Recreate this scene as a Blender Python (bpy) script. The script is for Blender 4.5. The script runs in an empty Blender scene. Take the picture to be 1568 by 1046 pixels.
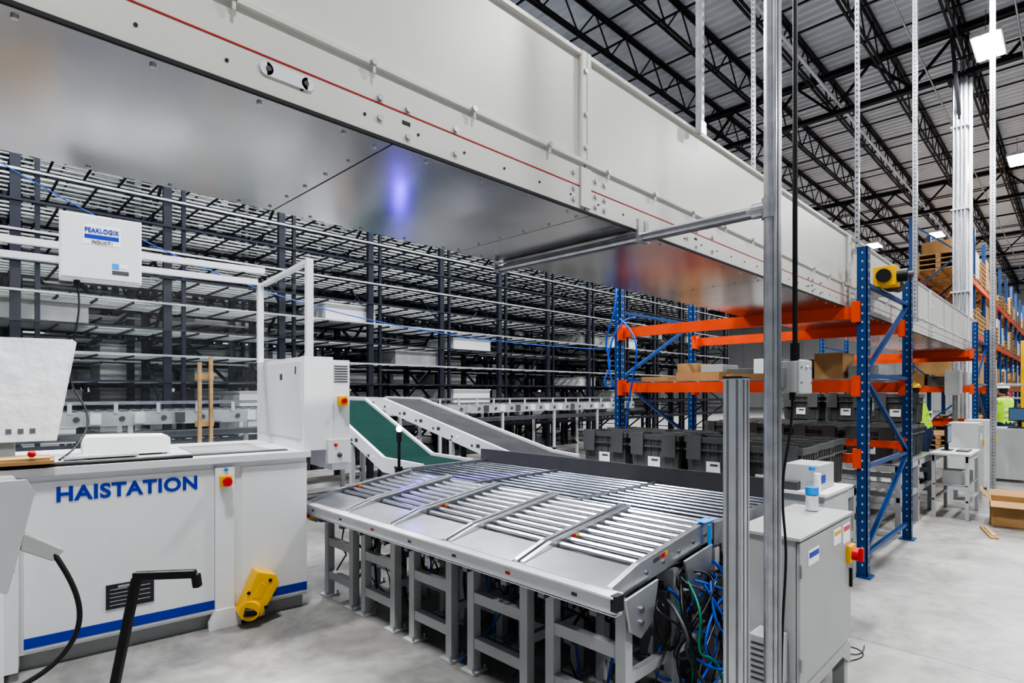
import bpy, math, random
from mathutils import Vector, Matrix
random.seed(7)
scene=bpy.context.scene
COL=scene.collection

# ------------------------------------------------------------ materials
MATS={}
def mat(name,color,rough=0.5,metal=0.0,var=0.06,scale=6.0,bump=0.0,bscale=40.0,emit=None,estr=0.0,stretch=None,spec=None):
    m=bpy.data.materials.new(name); m.use_nodes=True
    nt=m.node_tree; N=nt.nodes; L=nt.links
    b=N.get('Principled BSDF')
    b.inputs['Roughness'].default_value=rough
    b.inputs['Metallic'].default_value=metal
    if spec is not None:b.inputs['Specular IOR Level'].default_value=spec
    tc=N.new('ShaderNodeTexCoord'); mp=N.new('ShaderNodeMapping')
    L.new(tc.outputs['Object'],mp.inputs['Vector'])
    if stretch: mp.inputs['Scale'].default_value=stretch
    nz=N.new('ShaderNodeTexNoise'); nz.inputs['Scale'].default_value=scale; nz.inputs['Detail'].default_value=5
    L.new(mp.outputs['Vector'],nz.inputs['Vector'])
    cr=N.new('ShaderNodeValToRGB')
    c=Vector(color[:3])
    cr.color_ramp.elements[0].position=0.3; cr.color_ramp.elements[1].position=0.7
    cr.color_ramp.elements[0].color=(*[max(0,x*(1-var)) for x in c],1)
    cr.color_ramp.elements[1].color=(*[min(1,x*(1+var)) for x in c],1)
    L.new(nz.outputs['Fac'],cr.inputs['Fac']); L.new(cr.outputs['Color'],b.inputs['Base Color'])
    if bump>0:
        n2=N.new('ShaderNodeTexNoise'); n2.inputs['Scale'].default_value=bscale
        L.new(mp.outputs['Vector'],n2.inputs['Vector'])
        bp=N.new('ShaderNodeBump'); bp.inputs['Strength'].default_value=bump; bp.inputs['Distance'].default_value=0.02
        L.new(n2.outputs['Fac'],bp.inputs['Height']); L.new(bp.outputs['Normal'],b.inputs['Normal'])
    if emit:
        b.inputs['Emission Color'].default_value=(*emit,1); b.inputs['Emission Strength'].default_value=estr
    MATS[name]=m
    return m
mat('cream_panel',(.61,.60,.56),.34,0,.03,2)
mat('white_paint',(.76,.77,.78),.35,0,.03,3)
mat('white_frame',(.68,.69,.71),.4,0,.04,3)
mat('grey_paint',(.38,.39,.385),.45,0,.05,4)
mat('light_grey',(.46,.47,.475),.45,0,.06,4)
mat('silver',(.60,.61,.64),.30,.85,.08,8)
mat('roller_steel',(.80,.81,.84),.2,1.0,.05,10)
mat('roller_dark',(.44,.48,.55),.2,1.0,.08,10)
mat('galv',(.52,.53,.56),.30,.9,.15,14)
mat('galv_dark',(.24,.25,.27),.4,.8,.1,14)
mat('black',(.012,.012,.013),.45,0,.1)
mat('dark_rubber',(.03,.03,.032),.7,0,.1)
mat('dark_grey',(.08,.08,.085),.5,0,.1)
mat('rack_blue',(.008,.055,.20),.4,0,.1)
mat('rack_orange',(.78,.08,.012),.4,0,.08)
mat('rack_navy',(.022,.027,.042),.45,.2,.1)
mat('shelf_grey',(.49,.52,.52),.35,.4,.2,2)
mat('joist',(.02,.02,.024),.6,.1,.1)
mat('deck',(.72,.74,.79),.5,.05,.06,.6)
mat('pipe_white',(.68,.70,.73),.4,.2,.04)
mat('red',(.62,.02,.015),.35,0,.05)
mat('red_line',(.40,.012,.012),.5,0,.05)
mat('yellow',(.85,.48,.01),.4,0,.05)
mat('blue_print',(.006,.04,.42),.45,0,.03)
mat('blue_tape',(.03,.28,.75),.6,0,.05)
mat('blue_hose',(.01,.09,.55),.35,0,.05)
mat('green_hose',(.01,.26,.15),.35,0,.05)
mat('green_belt',(.010,.038,.032),.8,0,.12,5,.1,200,None,0,None,.12)
mat('grey_belt',(.055,.055,.06),.75,0,.15,5,.1,200,None,0,None,.15)
mat('tote_grey',(.10,.105,.10),.5,0,.12,4,.1,60)
mat('tote_light',(.30,.31,.31),.5,0,.12,4)
mat('paper',(.85,.85,.84),.7,0,.02)
mat('cardboard',(.40,.24,.105),.8,0,.12,5)
mat('wood',(.50,.31,.15),.7,0,.25,3,0,40,None,0,(1,6,6))
mat('hi_vis',(.50,.85,.05),.6,0,.05,6,0,40,(.5,.9,.05),.12)
mat('jeans',(.03,.05,.11),.8,0,.15,20)
mat('skin',(.55,.32,.22),.5,0,.05)
mat('hair',(.03,.02,.015),.7,0,.2,30)
mat('lamp_glow',(1,1,1),.5,0,0,1,0,1,(1,.99,.97),40)
mat('purple_glow',(.3,.2,1),.5,0,0,1,0,1,(.12,.03,1),190)
mat('plate_dark',(.06,.06,.07),.3,.6,.2,30)
mat('plastic_wrap',(.72,.73,.75),.22,0,.05,6,.8,10,None,0,(1,3,1))
mat('amber_label',(.8,.45,.02),.5,0,.1)
mat('wall_paint',(.55,.56,.58),.7,0,.05,.6)
mat('screen',(.02,.03,.05),.15,0,.1,4,0,40,(.15,.3,.5),.4)

def brushed():
    m=bpy.data.materials.new('brushed_galvanized'); m.use_nodes=True
    nt=m.node_tree;N=nt.nodes;L=nt.links;b=N['Principled BSDF']
    b.inputs['Metallic'].default_value=1
    tc=N.new('ShaderNodeTexCoord')
    n=N.new('ShaderNodeTexNoise');n.inputs['Scale'].default_value=1.6;n.inputs['Detail'].default_value=2
    L.new(tc.outputs['Object'],n.inputs['Vector'])
    r=N.new('ShaderNodeMapRange');r.inputs['To Min'].default_value=.15;r.inputs['To Max'].default_value=.23
    L.new(n.outputs['Fac'],r.inputs['Value']);L.new(r.outputs['Result'],b.inputs['Roughness'])
    c=N.new('ShaderNodeValToRGB');c.color_ramp.elements[0].position=.35;c.color_ramp.elements[1].position=.65
    c.color_ramp.elements[0].color=(.40,.40,.40,1);c.color_ramp.elements[1].color=(.50,.50,.51,1)
    L.new(n.outputs['Fac'],c.inputs['Fac']);L.new(c.outputs['Color'],b.inputs['Base Color'])
    n3=N.new('ShaderNodeTexNoise');n3.inputs['Scale'].default_value=1.5;n3.inputs['Detail'].default_value=0.5
    L.new(tc.outputs['Object'],n3.inputs['Vector'])
    bp=N.new('ShaderNodeBump');bp.inputs['Strength'].default_value=.22;bp.inputs['Distance'].default_value=.05
    L.new(n3.outputs['Fac'],bp.inputs['Height']);L.new(bp.outputs['Normal'],b.inputs['Normal'])
    MATS['brushed']=m
brushed()
def glass():
    m=bpy.data.materials.new('clear_acrylic'); m.use_nodes=True
    nt=m.node_tree;N=nt.nodes;L=nt.links
    N.remove(N['Principled BSDF']);o=N['Material Output']
    t=N.new('ShaderNodeBsdfTransparent');t.inputs['Color'].default_value=(.95,.97,.97,1)
    g=N.new('ShaderNodeBsdfGlossy');g.inputs['Roughness'].default_value=.04
    x=N.new('ShaderNodeMixShader');x.inputs['Fac'].default_value=.06;L.new(t.outputs[0],x.inputs[1]);L.new(g.outputs[0],x.inputs[2])
    L.new(x.outputs[0],o.inputs['Surface']);MATS['glass']=m
glass()
def concrete():
    m=bpy.data.materials.new('polished_concrete'); m.use_nodes=True
    nt=m.node_tree;N=nt.nodes;L=nt.links;b=N['Principled BSDF']
    tc=N.new('ShaderNodeTexCoord')
    n1=N.new('ShaderNodeTexNoise');n1.inputs['Scale'].default_value=1.1;n1.inputs['Detail'].default_value=10;n1.inputs['Roughness'].default_value=.7;n1.inputs['Distortion'].default_value=.6
    n2=N.new('ShaderNodeTexNoise');n2.inputs['Scale'].default_value=9;n2.inputs['Detail'].default_value=6
    for n in(n1,n2):L.new(tc.outputs['Object'],n.inputs['Vector'])
    r=N.new('ShaderNodeValToRGB');e=r.color_ramp.elements
    e[0].position=.38;e[0].color=(.22,.215,.205,1);e[1].position=.62;e[1].color=(.40,.395,.38,1)
    L.new(n1.outputs['Fac'],r.inputs['Fac'])
    mx=N.new('ShaderNodeMixRGB');mx.blend_type='MULTIPLY';mx.inputs['Fac'].default_value=.5
    r2=N.new('ShaderNodeValToRGB');r2.color_ramp.elements[0].position=.3;r2.color_ramp.elements[0].color=(.6,.6,.6,1);r2.color_ramp.elements[1].position=.6
    L.new(n2.outputs['Fac'],r2.inputs['Fac']);L.new(r.outputs['Color'],mx.inputs[1]);L.new(r2.outputs['Color'],mx.inputs[2])
    L.new(mx.outputs[0],b.inputs['Base Color'])
    b.inputs['Roughness'].default_value=.36
    MATS['concrete']=m
concrete()

# ------------------------------------------------------------ mesh builder
class MB:
    def __init__(s): s.v=[];s.f=[];s.m=[];s.s=[];s.mats=[]
    def mi(s,m):
        if m not in s.mats:s.mats.append(m)
        return s.mats.index(m)
    def add(s,vs,fs,m,smooth=False):
        o=len(s.v);s.v+= [tuple(v) for v in vs];k=s.mi(m)
        for f in fs:
            s.f.append([o+i for i in f]);s.m.append(k);s.s.append(smooth)
    def box(s,x0,x1,y0,y1,z0,z1,m):
        vs=[(x0,y0,z0),(x1,y0,z0),(x1,y1,z0),(x0,y1,z0),(x0,y0,z1),(x1,y0,z1),(x1,y1,z1),(x0,y1,z1)]
        s.add(vs,[(0,3,2,1),(4,5,6,7),(0,1,5,4),(1,2,6,5),(2,3,7,6),(3,0,4,7)],m)
    def beam(s,p0,p1,w,h,m):
        p0=Vector(p0);p1=Vector(p1);d=(p1-p0).normalized()
        up=Vector((0,0,1)) if abs(d.z)<.99 else Vector((1,0,0))
        a=d.cross(up).normalized();b=a.cross(d).normalized()
        a=a*w/2;b=b*h/2
        vs=[p0-a-b,p0+a-b,p0+a+b,p0-a+b,p1-a-b,p1+a-b,p1+a+b,p1-a+b]
        s.add(vs,[(0,1,2,3),(7,6,5,4),(1,0,4,5),(2,1,5,6),(3,2,6,7),(0,3,7,4)],m)
    def cyl(s,p0,p1,r,m,n=14,r2=None):
        p0=Vector(p0);p1=Vector(p1);d=(p1-p0).normalized()
        up=Vector((0,0,1)) if abs(d.z)<.99 else Vector((1,0,0))
        a=d.cross(up).normalized();b=a.cross(d).normalized();r2=r if r2 is None else r2
        vs=[]
        for p,rr in((p0,r),(p1,r2)):
            for i in range(n):
                t=2*math.pi*i/n;vs.append(p+a*rr*math.cos(t)+b*rr*math.sin(t))
        s.add(vs,[(i,i+n,(i+1)%n+n,(i+1)%n) for i in range(n)],m,True)
        s.add(vs[:n],[tuple(range(n))],m);s.add(vs[n:],[tuple(range(n))[::-1]],m)
    def prism(s,pts,vec,m):
        vec=Vector(vec);pts=[Vector(p) for p in pts];n=len(pts)
        vs=pts+[p+vec for p in pts]
        s.add(vs,[tuple(range(n))[::-1],tuple(range(n,2*n))]+[(i,(i+1)%n,(i+1)%n+n,i+n) for i in range(n)],m)
    def sphere(s,c,r,m,sc=(1,1,1),nu=16,nv=10,half=False):
        c=Vector(c);vs=[];
        for j in range(nv+1):
            th=math.pi*j/nv*(0.5 if half else 1)
            for i in range(nu):
                ph=2*math.pi*i/nu
                vs.append(c+Vector((r*sc[0]*math.sin(th)*math.cos(ph),r*sc[1]*math.sin(th)*math.sin(ph),r*sc[2]*math.cos(th))))
        fs=[(j*nu+i,(j+1)*nu+i,(j+1)*nu+(i+1)%nu,j*nu+(i+1)%nu) for j in range(nv) for i in range(nu)]
        s.add(vs,fs,m,True)
    def mesh(s,name):
        me=bpy.data.meshes.new(name);me.from_pydata(s.v,[],s.f)
        for k in s.mats:me.materials.append(MATS[k])
        me.polygons.foreach_set('material_index',s.m);me.polygons.foreach_set('use_smooth',s.s)
        me.update();return me
    def obj(s,name,bevel=0,parent=None,loc=None,rz=0):
        o=bpy.data.objects.new(name,s.mesh(name));COL.objects.link(o)
        if bevel:
            b=o.modifiers.new('bevel','BEVEL');b.width=bevel;b.segments=2;b.limit_method='ANGLE';b.angle_limit=math.radians(50)
        if loc:o.location=loc
        o.rotation_euler[2]=rz
        if parent:o.parent=parent
        return o
def inst(o,name,loc,rz=0):
    n=bpy.data.objects.new(name,o.data);COL.objects.link(n);n.location=loc;n.rotation_euler[2]=rz
    for md in o.modifiers:
        if md.type=='BEVEL':
            b=n.modifiers.new('bevel','BEVEL');b.width=md.width;b.segments=2;b.limit_method='ANGLE'
    return n
def tube(name,pts,r,m,parent=None,order=4):
    c=bpy.data.curves.new(name,'CURVE');c.dimensions='3D';c.bevel_depth=r;c.bevel_resolution=3
    sp=c.splines.new('NURBS');sp.points.add(len(pts)-1)
    for i,p in enumerate(pts):sp.points[i].co=(*p,1)
    sp.use_endpoint_u=True;sp.order_u=min(order,len(pts));sp.resolution_u=8
    c.materials.append(MATS[m]);o=bpy.data.objects.new(name,c);COL.objects.link(o)
    if parent:o.parent=parent
    return o
def text(name,body,size,m,loc,rot,parent=None,sx=1,ext=.0015,off=0,fit=None):
    c=bpy.data.curves.new(name,'FONT');c.body=body;c.size=size;c.extrude=ext;c.offset=off;c.space_character=1.08
    c.materials.append(MATS[m]);o=bpy.data.objects.new(name,c);COL.objects.link(o)
    bpy.context.view_layer.update()
    if fit and o.dimensions.x>0:sx=fit/o.dimensions.x
    o.location=loc;o.rotation_euler=rot;o.scale=(sx,1,1)
    if parent:o.parent=parent
    return o
ZC=9.7
# ------------------------------------------------------------ shell
b=MB();b.box(-6,62,-8,32,-.2,0,'concrete')
b.obj('floor')
b=MB()
for x in (4.2,12.2,20.2,28.2,36.2):b.box(x,x+.006,-8,32,0,.0008,'galv_dark')
b.obj('trim_floor_joints')
b=MB()
x=-6.0
while x<62:
    vs=[(x,-8,10.62),(x+.1,-8,10.62),(x+.14,-8,10.54),(x+.24,-8,10.54),(x+.28,-8,10.62),
        (x,32,10.62),(x+.1,32,10.62),(x+.14,32,10.54),(x+.24,32,10.54),(x+.28,32,10.62)]
    b.add(vs,[(i,i+1,i+6,i+5) for i in range(4)],'deck');x+=.28
b.box(-6,62,-8,32,10.64,10.75,'deck')
b.obj('ceiling')
b=MB();b.box(-6,62,32,32.2,0,10.75,'wall_paint')
for i in range(34):b.box(-6+i*2,-6+i*2+.06,31.94,32,0,10.6,'light_grey')
b.obj('wall_back')
b=MB();b.box(62,62.2,-8,32,0,10.75,'wall_paint')
for i in range(20):b.box(61.94,62,-8+i*2,-8+i*2+.06,0,10.6,'light_grey')
b.obj('wall_right')
# joists
b=MB()
y=-7.0
while y<31:
    for o2 in(-.045,.045):
        b.beam((-6,y+o2,ZC),(62,y+o2,ZC),.045,.045,'joist')
        b.beam((-6,y+o2,10.48),(62,y+o2,10.48),.05,.06,'joist')
    x=-6;up=False
    while x<61.4:
        z0,z1=(10.46,ZC) if up else (ZC,10.46)
        b.beam((x,y,z0),(x+.62,y,z1),.028,.028,'joist');up=not up;x+=.62
    y+=1.5
x=-4.5
while x<62:
    b.beam((x,-8,ZC+.05),(x,32,ZC+.05),.035,.035,'joist')
    b.beam((x,-8,10.40),(x,32,10.40),.035,.035,'joist');x+=2.6
for gx in(5.2,17.5,29.8,42,54):
    for zz in(9.35,10.45):b.beam((gx,-8,zz),(gx,32,zz),.16,.12,'joist')
    y=-8;up=False
    while y<31:
        z0,z1=(10.4,9.4) if up else(9.4,10.4)
        b.beam((gx,y,z0),(gx,y+.92,z1),.06,.06,'joist');up=not up;y+=.92
b.obj('ceiling_joists')
# columns
b=MB()
b.box(-.14,.14,-.14,.14,0,9.28,'pipe_white');b.box(-.3,.3,-.3,.3,0,.04,'pipe_white');b.box(-.25,.25,-.25,.25,9.2,9.29,'joist')
for k in(-.10,-.03,.05,.12):b.cyl((-.19,k,0.5),(-.19,k,9.6),.022,'galv',8)
b.cyl((.02,-.19,0.5),(.02,-.19,9.6),.04,'pipe_white',10)
for z in(2,4,6,8):b.box(-.22,.16,-.18,.18,z,z+.05,'galv')
b.beam((0,0,8.1),(1.4,0,9.7),.07,.07,'joist');b.beam((0,0,8.1),(-1.4,0,9.7),.07,.07,'joist')
c0=b.obj('steel_column',.006,loc=(17.5,2.05,0))
for x,y in((29.8,1.2),(42,1.2)):inst(c0,'steel_column',(x,y,0))
b=MB()
for y in(0.4,4.7,9.4,14.3):b.cyl((-6,y,9.55),(61,y,9.55),.04,'pipe_white',8)
for i in range(18):b.cyl((2+i*3,4.7,9.55),(2+i*3,4.7,9.4),.015,'galv',6)
for y in(.9,2.6):b.cyl((-6,y,9.3),(60,y,9.3),.02,'galv',8)
b.cyl((14.6,9.4,9.25),(15.4,9.4,9.25),.08,'red',14);b.cyl((15,9.4,9.1),(15,9.4,9.55),.06,'red',12);b.cyl((15,9.4,9.05),(15,9.4,9.1),.15,'red',16);b.cyl((14.65,9.4,9.25),(14.65,9.4,9.55),.04,'red',10)
b.obj('sprinkler_pipe')

# lights
b=MB()
b.box(-.62,.62,-.26,.26,0,.09,'white_frame');b.box(-.1,.1,-.1,.1,.09,.2,'grey_paint')
for k in(-.16,0,.16):b.box(-.58,.58,k-.06,k+.06,-.012,0,'lamp_glow')
for sx in(-.55,.55):b.cyl((sx,0,.09),(sx,0,.55),.006,'galv_dark',6)
lm=None
pos=[(x,1.4) for x in(0,7.5,16,24.5,33.5,43,52)]+[(x,-4.5) for x in(0,8,16,24)]+[(x,7.4) for x in(-.5,5,33.6,43)]+[(x,10.8) for x in(1.5,7)]+[(x,14.2) for x in(0,8,16,24.5,33.5)]+[(x,17.3) for x in(2,9)]+[(x,21) for x in(0,10,20,33)]+[(33.4,4.8),(44,4.8)]  # extra unseen lamps beyond the conveyor and over background racks added as fill
for x,y in pos:
    if lm is None:lm=b.obj('high_bay_and_fill_light',0,loc=(x,y,9.1));o=lm
    else:o=inst(lm,'high_bay_and_fill_light',(x,y,9.1))
    ld=bpy.data.lights.new('lamp_light','AREA');ld.shape='RECTANGLE';ld.size=1.2;ld.size_y=.5;ld.energy=700 if y>9 else 540;ld.color=(.985,.99,1)
    lo=bpy.data.objects.new('lamp_light',ld);COL.objects.link(lo);lo.parent=o;lo.location=(0,0,-.05)

# ------------------------------------------------------------ overhead conveyor
b=MB();Y0,Y1,ZB,ZL,ZT=1.48,2.37,2.36,2.565,3.03
XS,XE=-3.6,14.8
b.box(XS,XE,Y0,Y0+.012,ZB+.004,ZL,'cream_panel')
b.box(XS,XE,Y0-.014,Y0+.06,ZL-.004,ZL+.012,'cream_panel')
b.box(XS,XE,Y0+.014,Y0+.022,ZL,ZT,'cream_panel')
b.box(XS,XE,Y0-.004,Y0+.05,ZT-.012,ZT+.006,'cream_panel')
b.box(XS,XE,Y0+.008,Y0+.016,ZL+.012,ZL+.018,'galv_dark')
b.box(XS,XE,Y0-.002,Y0,ZB+.102,ZB+.107,'red_line')
b.box(XS,XE,Y0-.006,Y0+.006,ZB-.004,ZB+.007,'dark_rubber')
b.box(XS,XE,Y1-.012,Y1,ZB,ZL,'cream_panel');b.box(XS,XE,Y1-.02,Y1-.012,ZL,ZT,'cream_panel')
b.box(XS,XE,Y0+.02,Y1-.02,ZL-.04,ZL-.03,'grey_belt')
xx=XS;seams=[-2.0,-1.01,.963,1.95,3.9,5.86,7.8,9.8,11.8,XE]
for sx in seams:
    b.box(xx+.003,sx-.003,Y0+.0,Y1,ZB-.006,ZB,'brushed')
    b.box(sx-.003,sx+.003,Y0,Y1,ZB-.004,ZB+.002,'black')
    for k in range(6):
        yy=Y0+.05+k*(Y1-Y0-.1)/5
        if sx<XE-.1:b.cyl((sx-.03,yy,ZB-.011),(sx-.03,yy,ZB-.005),.007,'galv',8)
    k=xx+.15
    while k<sx:
        b.cyl((k,Y0+.03,ZB-.011),(k,Y0+.03,ZB-.005),.007,'galv',8);b.cyl((k,Y1-.03,ZB-.011),(k,Y1-.03,ZB-.005),.007,'galv',8);k+=.24
    xx=sx
for sx in(-1.96,1.913,5.79,9.7,13.6):
    b.box(sx-.028,sx-.002,Y0-.014,Y0+.016,ZL+.01,ZT,'cream_panel');b.box(sx+.002,sx+.028,Y0-.014,Y0+.016,ZL+.01,ZT,'cream_panel')
    b.box(sx-.0025,sx+.0025,Y0-.002,Y0+.01,ZB,ZT,'dark_grey')
    b.box(sx-.034,sx+.034,Y0-.010,Y0,ZB+.02,ZL-.02,'cream_panel')
    for z in(ZL+.06,ZL+.2,ZL+.38):b.cyl((sx-.014,Y0-.024,z),(sx-.014,Y0-.012,z),.010,'galv',8)
    for dx in(-.075,.075,.14):
        for z in(ZB+.04,ZB+.085,ZB+.15):b.cyl((sx+dx,Y0-.009,z),(sx+dx,Y0,z),.010,'galv',10)
x=XS+.2
while x<XE:
    b.cyl((x,Y0-.026,ZL+.003),(x,Y0-.012,ZL+.003),.011,'galv',8)
    b.box(x-.004,x+.004,Y0-.022,Y0-.012,ZL-.03,ZL+.012,'cream_panel');x+=.39
x=XS+.1
while x<XE:
    b.cyl((x,Y0-.003,ZB+.055),(x,Y0,ZB+.055),.0045,'black',8);x+=.19
for sx in(1.02,2.9,4.8,-.9):
    for dx,dz in((-.1,.12),(0,.12),(-.1,.06),(.0,.035),(.19,.12),(.19,.04)):
        b.cyl((sx+dx,Y0-.009,ZB+dz),(sx+dx,Y0,ZB+dz),.0095,'galv',10)
    b.box(sx-.02,sx+.01,Y0-.002,Y0,ZB+.07,ZB+.082,'black')
b.box(.585,.695,Y0-.006,Y0,ZB+.055,ZB+.09,'white_frame')
for cx in(.585,.695):b.cyl((cx,Y0-.006,ZB+.0725),(cx,Y0,ZB+.0725),.0175,'white_frame',12)
for cx in(.59,.69):b.cyl((cx,Y0-.009,ZB+.0725),(cx,Y0-.005,ZB+.0725),.007,'dark_grey',10)
b.cyl((4.05,Y0-.003,ZB+.05),(4.05,Y0,ZB+.05),.03,'yellow',14)
b.obj('overhead_belt_conveyor',.0015)

def strut(b,p0,p1,w=.041,m='galv'):
    p0=Vector(p0);p1=Vector(p1)
    b.beam(p0,p1,w,w,m)
    d=p1-p0;n=int(d.length/.05);dn=d.normalized()
    for i in range(n):
        p=p0+dn*(i+.5)*.05
        b.box(p.x-w/2-.001,p.x-w/2+.002,p.y-.006,p.y+.006,p.z-.010,p.z+.010,'dark_grey')
        b.box(p.x-.006,p.x+.006,p.y-w/2-.001,p.y-w/2+.002,p.z-.010,p.z+.010,'dark_grey')
for i,(x,y,z,w) in enumerate(((5.95,1.45,2.9,.034),(8.55,1.45,2.5,.05),(5.95,2.4,2.4,.034))):
    b=MB();strut(b,(0,0,z),(0,0,9.5),w)
    b.box(-.04,.04,-.03,.03,z-.02,z+.02,'galv');b.obj('hanger_strut',loc=(x,y,0))
b=MB();b.box(-.014,.014,-.02,.0,ZT-.03,9.5,'galv');b.box(-.014,-.010,0,.016,ZT-.03,9.5,'galv');b.box(.010,.014,0,.016,ZT-.03,9.5,'galv')
for k in range(130):b.box(-.005,.005,-.021,-.0195,ZT+.02+k*.05,ZT+.045+k*.05,'dark_grey')
b.box(-.03,.03,-.025,-.02,ZT-.04,ZT+.03,'galv')
b.obj('hanger_rod',.001,loc=(2.89,1.455,0))
b=MB();strut(b,(0,0,0),(0,0,9.5),.07);b.box(-.09,.09,-.09,.09,0,.012,'galv');b.obj('hanger_strut',loc=(11.45,.95,0))
b=MB()
b.cyl((2.3,.86,0),(2.3,.86,9.6),.026,'galv',20)
b.box(2.272,2.328,.829,.838,0,9.6,'galv')
b.box(2.286,2.314,.826,.832,0,9.6,'galv_dark')
b.cyl((2.3,.88,2.325),(2.3,2.42,2.325),.021,'galv',18)
b.box(2.288,2.312,.9,2.42,2.300,2.308,'galv_dark')
b.box(2.2785,2.281,.95,2.4,2.318,2.332,'galv_dark')
b.cyl((2.3,.86,2.285),(2.3,.86,2.365),.034,'galv',18);b.cyl((2.3,.85,2.325),(2.3,.93,2.325),.03,'galv',18)
b.box(2.22,2.38,.78,.94,0,.012,'galv')
for yy in(1.44,2.4):
    b.beam((2.27,yy,2.30),(2.27,yy,2.40),.012,.03,'galv');b.beam((2.33,yy,2.30),(2.33,yy,2.40),.012,.03,'galv')
b.box(2.262,2.338,1.425,1.46,2.296,2.303,'galv')
b.obj('pipe_support_stand',.001)
b=MB()
b.box(2.385,2.515,.785,.855,1.60,1.725,'grey_paint');b.box(2.38,2.52,.777,.786,1.595,1.73,'light_grey')
b.cyl((2.45,.82,1.725),(2.45,.82,1.80),.018,'black',12);b.cyl((2.42,.82,1.60),(2.42,.82,1.57),.012,'black',10)
b.box(2.325,2.39,.83,.85,1.62,1.70,'galv')
b.cyl((2.45,.82,1.79),(2.45,.82,9.5),.010,'black',10)
b.sphere((2.45,.774,1.70),.008,'galv')
for z in(1.64,1.70):
    for x in(2.39,2.51):b.cyl((x,.774,z),(x,.778,z),.005,'galv_dark',8)
cb=b.obj('control_box',.004)
tube('cable',[(2.42,.82,1.58),(2.42,.82,1.45),(2.36,.84,1.3),(2.34,.83,1.1),(2.38,.82,.95),(2.34,.84,.6),(2.36,.84,.2)],.005,'black',cb)
b=MB()
b.box(2.335,2.415,.99,1.07,0,1.66,'silver')
for k in(.02,.06):
    b.box(2.335+k-.005,2.335+k+.005,.988,.992,.0,1.655,'galv_dark');b.box(2.333,2.337,.99+k-.005,.99+k+.005,0,1.655,'galv_dark')
b.box(2.31,2.44,.965,1.095,0,.012,'galv');b.box(2.333,2.417,.988,1.072,1.66,1.668,'black')
b.obj('aluminium_post',.002)

# ------------------------------------------------------------ control cabinet
b=MB()
b.box(2.69,3.5,.90,1.17,.25,.935,'grey_paint')
b.box(2.70,3.49,.882,.898,.27,.925,'grey_paint')
b.box(2.68,3.51,.875,1.18,.935,.95,'grey_paint')
for x in(2.69,3.44):
    for y in(.90,1.11):b.box(x,x+.06,y,y+.06,0,.25,'grey_paint')
b.prism([(2.69,.885,.25),(3.5,.885,.25),(3.5,.885,.12),(3.36,.885,.2),(2.83,.885,.2),(2.69,.885,.12)],(0,.015,0),'grey_paint')
for z in(.38,.8):b.cyl((2.70,.876,z-.03),(2.70,.876,z+.03),.008,'galv',8)
b.box(3.46,3.475,.868,.885,.55,.65,'black')
b.box(2.80,2.95,.878,.883,.80,.87,'paper');b.box(2.81,2.94,.876,.879,.835,.86,'blue_print')
b.box(3.18,3.30,.878,.883,.82,.90,'paper');b.box(3.34,3.46,.878,.883,.80,.90,'paper')
b.box(3.35,3.45,.876,.879,.865,.89,'red');b.box(3.19,3.29,.876,.879,.87,.89,'amber_label')
b.box(3.40,3.50,.86,.882,.69,.78,'yellow');b.cyl((3.45,.86,.735),(3.45,.83,.735),.035,'red',16);b.box(3.442,3.458,.81,.835,.70,.77,'red')
b.obj('electrical_cabinet',.004)
b=MB()
bx,by,bz=3.37,1.04,.95
b.cyl((bx,by,bz),(bx,by,bz+.16),.033,'glass',18)
b.cyl((bx,by,bz+.16),(bx,by,bz+.205),.033,'glass',18,.013);b.cyl((bx,by,bz+.205),(bx,by,bz+.225),.013,'glass',12)
b.cyl((bx,by,bz+.222),(bx,by,bz+.242),.016,'blue_tape',14);b.cyl((bx,by,bz+.09),(bx,by,bz+.13),.0338,'blue_tape',18)
b.cyl((bx,by,bz+.004),(bx,by,bz+.085),.0325,'plastic_wrap',18)
b.obj('water_bottle')
b=MB()
b.box(3.62,4.1,1.05,1.33,0,.04,'grey_paint');b.box(3.62,4.1,1.05,1.33,.04,.99,'light_grey');b.box(3.6,4.12,1.03,1.35,.99,1.01,'white_frame')
b.box(3.7,3.98,1.1,1.3,1.01,1.16,'light_grey');b.box(3.72,3.8,1.095,1.1,1.05,1.1,'blue_print')
b.cyl((3.66,1.1,1.01),(3.66,1.1,1.12),.02,'paper',12);b.box(3.62,3.68,1.2,1.3,1.01,1.06,'dark_grey')
b.obj('supply_cabinet',.004)
b=MB()
b.box(2.55,2.68,.93,1.05,.30,.52,'light_grey')
for k in range(7):b.box(2.548,2.552,.94,1.04,.325+k*.026,.335+k*.026,'dark_grey')
b.box(2.68,2.69,.95,1.03,.33,.5,'galv')
b.obj('power_supply_box',.003)

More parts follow.
